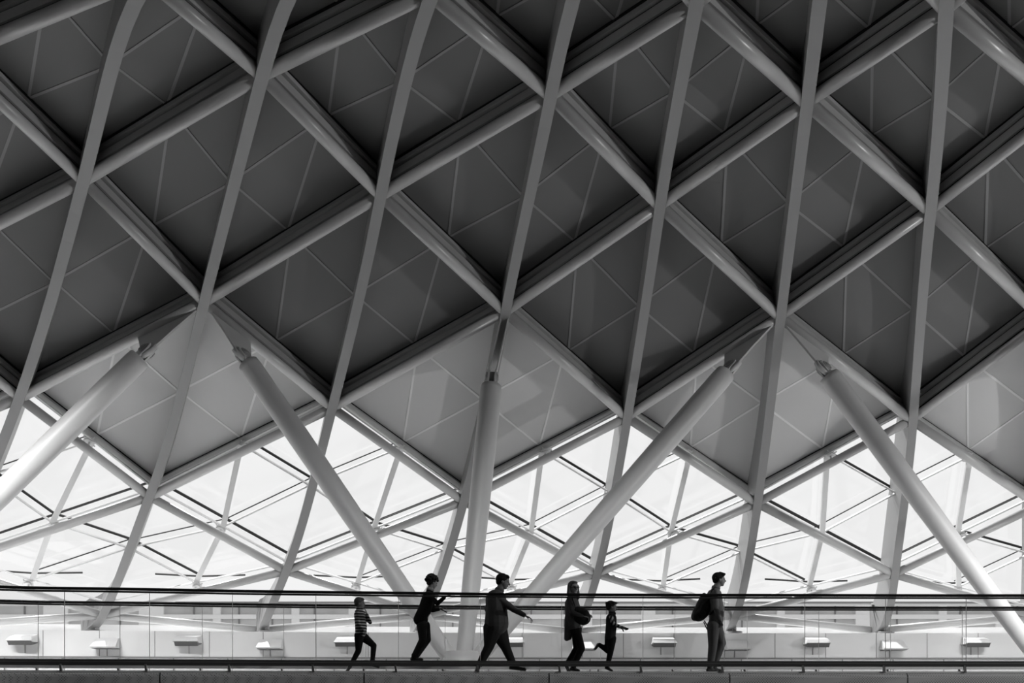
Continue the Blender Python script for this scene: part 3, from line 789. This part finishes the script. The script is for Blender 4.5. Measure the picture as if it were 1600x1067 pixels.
# 3 large man striding, arm stretched forward
person('large man in grey jacket striding right with one arm stretched forward', 16.9,
 dict(head=(786.5, 908), neck=(780, 923), chest=(775, 938), hip=(774, 979), belly=(776, 957), hem=(776, 974),
      shn=(780, 937, -.2), shf=(769, 934, .2), eln=(803, 954, -.24), han=(820, 963, -.22), elf=(761, 949, .27), haf=(766, 966, .3),
      hpn=(770, 983, -.09), hpf=(778, 983, .09), knn=(764, 1011, -.1), ann=(750, 1038, -.1), ton=(746, 1047.5, -.1),
      knf=(790, 1011, .1), anf=(802, 1038, .1), tof=(819, 1045.5, .1)),
 1.04, dict(skin='skin', top='jacket', legs='charcoal', shoes='shoe', hair='hair'),
 dict(topname='jacket', hs=.116, pitch=.22, bw=1.34, up_r=1.16, hem_r=1.12, leg_r=1.42, up_ann=(-.8, 0, -.6), hd_han=(.85, 0, -.4), curl_han=.35))
# 4 woman looking towards the viewer
r4 = person('woman with long fair hair and glasses facing the viewer, arms wrapped round a dark bag', 16.9,
 dict(head=(896, 918), neck=(894, 930), chest=(893, 943), hip=(898, 980), belly=(894, 961), hem=(897, 978),
      shn=(890, 937, -.15), shf=(899, 936, .13), eln=(893, 959, -.22), han=(910, 964, -.2), elf=(906, 957, .1), haf=(915, 962, -.05),
      hpn=(898, 983, -.06), hpf=(901, 983, .07), knn=(908, 1013, -.07), ann=(896, 1041, -.06), ton=(903, 1048, -.06),
      knf=(902, 1013, .08), anf=(886, 1038, .08), tof=(889, 1047.5, .08)),
 .93, dict(skin='skin_pale', top='coat', legs='black', shoes='shoe', hair='hair3'),
 dict(topname='cardigan', hs=.104, yaw=1.05, hairstyle='long', hem_r=.95, leg_r=1.2, up_r=1.1, hd_haf=(.8, -.5, .1), curl_haf=.9, curl_han=.9))
def extras4():
    root, K, H, fw, sdv, up, base, hs = r4
    bm = BM()
    for b in (-.32, .32):
        c = H(.93, b, -.02)
        for i in range(16):
            a0, a1 = 2*PI*i/16, 2*PI*(i+1)/16
            cyl(bm, c+sdv*math.cos(a0)*hs*.24+up*math.sin(a0)*hs*.19, c+sdv*math.cos(a1)*hs*.24+up*math.sin(a1)*hs*.19, .0035, n=6)
        cyl(bm, H(.93, b*1.75, .02), H(0, b*2.45, 0), .003, n=6)
    cyl(bm, H(.95, -.1, 0), H(.95, .1, 0), .003, n=6)
    obj('glasses', bm, M['lens'], root, origin=base)
    Y = 16.9
    def P(x, y, d=0): return Vector(((x-800)*Y/F, Y+d, (HZ-y)*Y/F))
    # hanging tail of the cardigan
    T = [('c', P(889, 965, -.04), P(886, 997, -.04), .075, .05), ('c', P(889, 965, .06), P(886, 997, .06), .075, .05), ('c', P(892, 962, 0), P(889, 996, 0), .08, .05)]
    obj('cardigan_tail', blob(T, .008, 2), M['coat'], root, origin=base, smooth=True)
    # bag hugged in front
    bg_ = empty('shoulder_bag', P(908, 977, -.12), 'round dark bag hugged by the woman with glasses', 'bag')
    T = [('e', P(907, 963, -.13), (.165, .10, .15), (0, .5, 0)), ('e', P(911, 966, -.12), (.13, .09, .13), (0, .2, 0)), ('e', P(902, 957, -.13), (.10, .09, .10), (0, 0, 0))]
    obj('bag_body', blob(T, .009, 2), M['bag'], bg_, origin=P(907, 963, -.13), smooth=True)
    bm = BM(); a, b, c = P(899, 955, -.24), P(894, 940, -.235), P(893, 931, -.15)
    cyl(bm, a, b, .012, n=8); cyl(bm, b, c, .012, n=8); obj('shoulder_strap', bm, M['bag'], bg_, origin=P(907, 963, -.13))
extras4()
# 5 child running with one leg kicked back
person('running child in dark vest with striped sleeves, one leg kicked back', 16.9,
 dict(head=(956, 948), neck=(956.5, 958), chest=(955, 966), hip=(954, 994), belly=(955, 980), hem=(953, 996),
      shn=(953, 962, -.12), shf=(957, 962, .11), eln=(956, 975, -.17), han=(968, 980, -.18), elf=(962, 975, .12), haf=(969, 980, .06),
      hpn=(955, 998, -.05), hpf=(953, 998, .06), knn=(953, 1020, -.06), ann=(949, 1040, -.05), ton=(955, 1047.5, -.05),
      knf=(950, 1016, .07), anf=(937, 1007, .08), tof=(931, 1013, .09)),
 .70, dict(skin='skin', top='charcoal', legs='black', shoes='shoe', hair='hair'),
 dict(topname='vest', sleeve_mat='sstripe', hs=.092, hairstyle='wild', seed=7, pitch=.12, up_anf=(-1, 0, .1), up_r=1.0, leg_r=1.3, bw=1.1))
# 6 man with rucksack
person('tall man in grey shirt standing with hand in pocket, wearing a rucksack, rightmost person', 16.9,
 dict(head=(1124, 905), neck=(1118.5, 919), chest=(1116, 930), hip=(1117, 974), belly=(1119, 952), hem=(1119, 969),
      shn=(1115, 927, -.17), shf=(1119, 926, .16), eln=(1114, 952, -.23), han=(1122, 970, -.17), elf=(1119, 950, .22), haf=(1125, 968, .17),
      hpn=(1113, 979, -.08), hpf=(1121, 979, .09), knn=(1112, 1010, -.09), ann=(1108, 1043, -.09), ton=(1117, 1048.5, -.09),
      knf=(1129, 1004, .09), anf=(1117, 1041, .09), tof=(1127, 1048, .1)),
 1.0, dict(skin='skin_pale', top='shirt', legs='chino', shoes='shoe2', hair='hair'),
 dict(topname='shirt', hs=.106, hairstyle='quiff', seed=3, bw=.98, up_r=1.05, leg_r=1.32, curl_han=1.0, hem_r=.95))
def rucksack():
    Y = 16.9
    def P(x, y, d=0): return Vector(((x-800)*Y/F, Y+d, (HZ-y)*Y/F))
    t = empty('rucksack', P(1094, 974), 'bulky black rucksack worn by the rightmost man', 'backpack')
    o0 = P(1096, 952)
    T = [('e', P(1098, 950), (.135, .15, .235), (0, .28, 0)), ('e', P(1093, 958), (.13, .15, .15), (0, .4, 0)), ('e', P(1102, 938), (.09, .13, .12), (0, .3, 0)), ('e', P(1089, 962, -.05), (.09, .11, .10), (0, .3, 0))]
    obj('bag_body', blob(T, .009, 2), M['bag'], t, origin=o0, smooth=True)
    T = [('e', P(1093, 960, -.12), (.09, .06, .085), (0, .3, 0)), ('e', P(1087, 962, .06), (.07, .09, .09), (0, .2, 0))]
    obj('front_pocket', blob(T, .008, 2), M['bag'], t, origin=o0, smooth=True)
    bm = BM()
    for u, v in (((1108, 931), (1094, 946)), ((1094, 946), (1089, 958))): beam(bm, P(*u, -.15), P(*v, -.165), V(0, -1, 0), .03, .01)
    fixn(bm); obj('compression_strap', bm, M['strap'], t, origin=o0)
    bm = BM(); pts = [P(1105, 932), P(1101, 927), P(1098, 928), P(1095, 933)]
    for u, v in zip(pts, pts[1:]): cyl(bm, u, v, .014, n=8)
    obj('grab_handle', bm, M['bag'], t, origin=o0)
    for d in (-.15, .15):
        bm = BM(); pts = [P(1106, 936, d*.7), P(1111, 922, d*.95), P(1118, 923, d*1.05), P(1121, 936, d*1.05), P(1117, 950, d*1.1), P(1106, 962, d)]
        for u, v in zip(pts, pts[1:]): cyl(bm, u, v, .016, n=8)
        obj('shoulder_strap', bm, M['bag'], t, origin=o0)
    bm = BM()
    for u, v in (((1098, 972), (1103, 984)), ((1099, 970), (1105, 981))): beam(bm, P(*u, -.08), P(*v, -.1), V(0, -1, 0), .018, .005)
    fixn(bm); obj('loose_strap', bm, M['bag'], t, origin=o0)
rucksack()
# small things held in the hands
def held():
    Y = 17.65
    c = Vector(((688-800)*Y/F, Y+.05, (HZ-952)*Y/F)); bm = BM(); R = Euler((0, -1.1, 0)).to_matrix(); box(bm, c+V(.055, 0, -.02), .02, .07, .15, R)
    tag(obj('phone', bm, M['lens'], origin=c), 'small dark phone held by the curly-haired boy', 'phone')
    Y = 16.9; c = Vector(((974-800)*Y/F, Y-.12, (HZ-982)*Y/F)); bm = BM(); R = Euler((0, .35, .1)).to_matrix(); box(bm, c, .13, .16, .02, R); box(bm, c+V(0, 0, .012), .12, .15, .006, R)
    tag(obj('booklet', bm, M['charcoal'], origin=c), 'small dark booklet held out by the running child', 'booklet')
held()
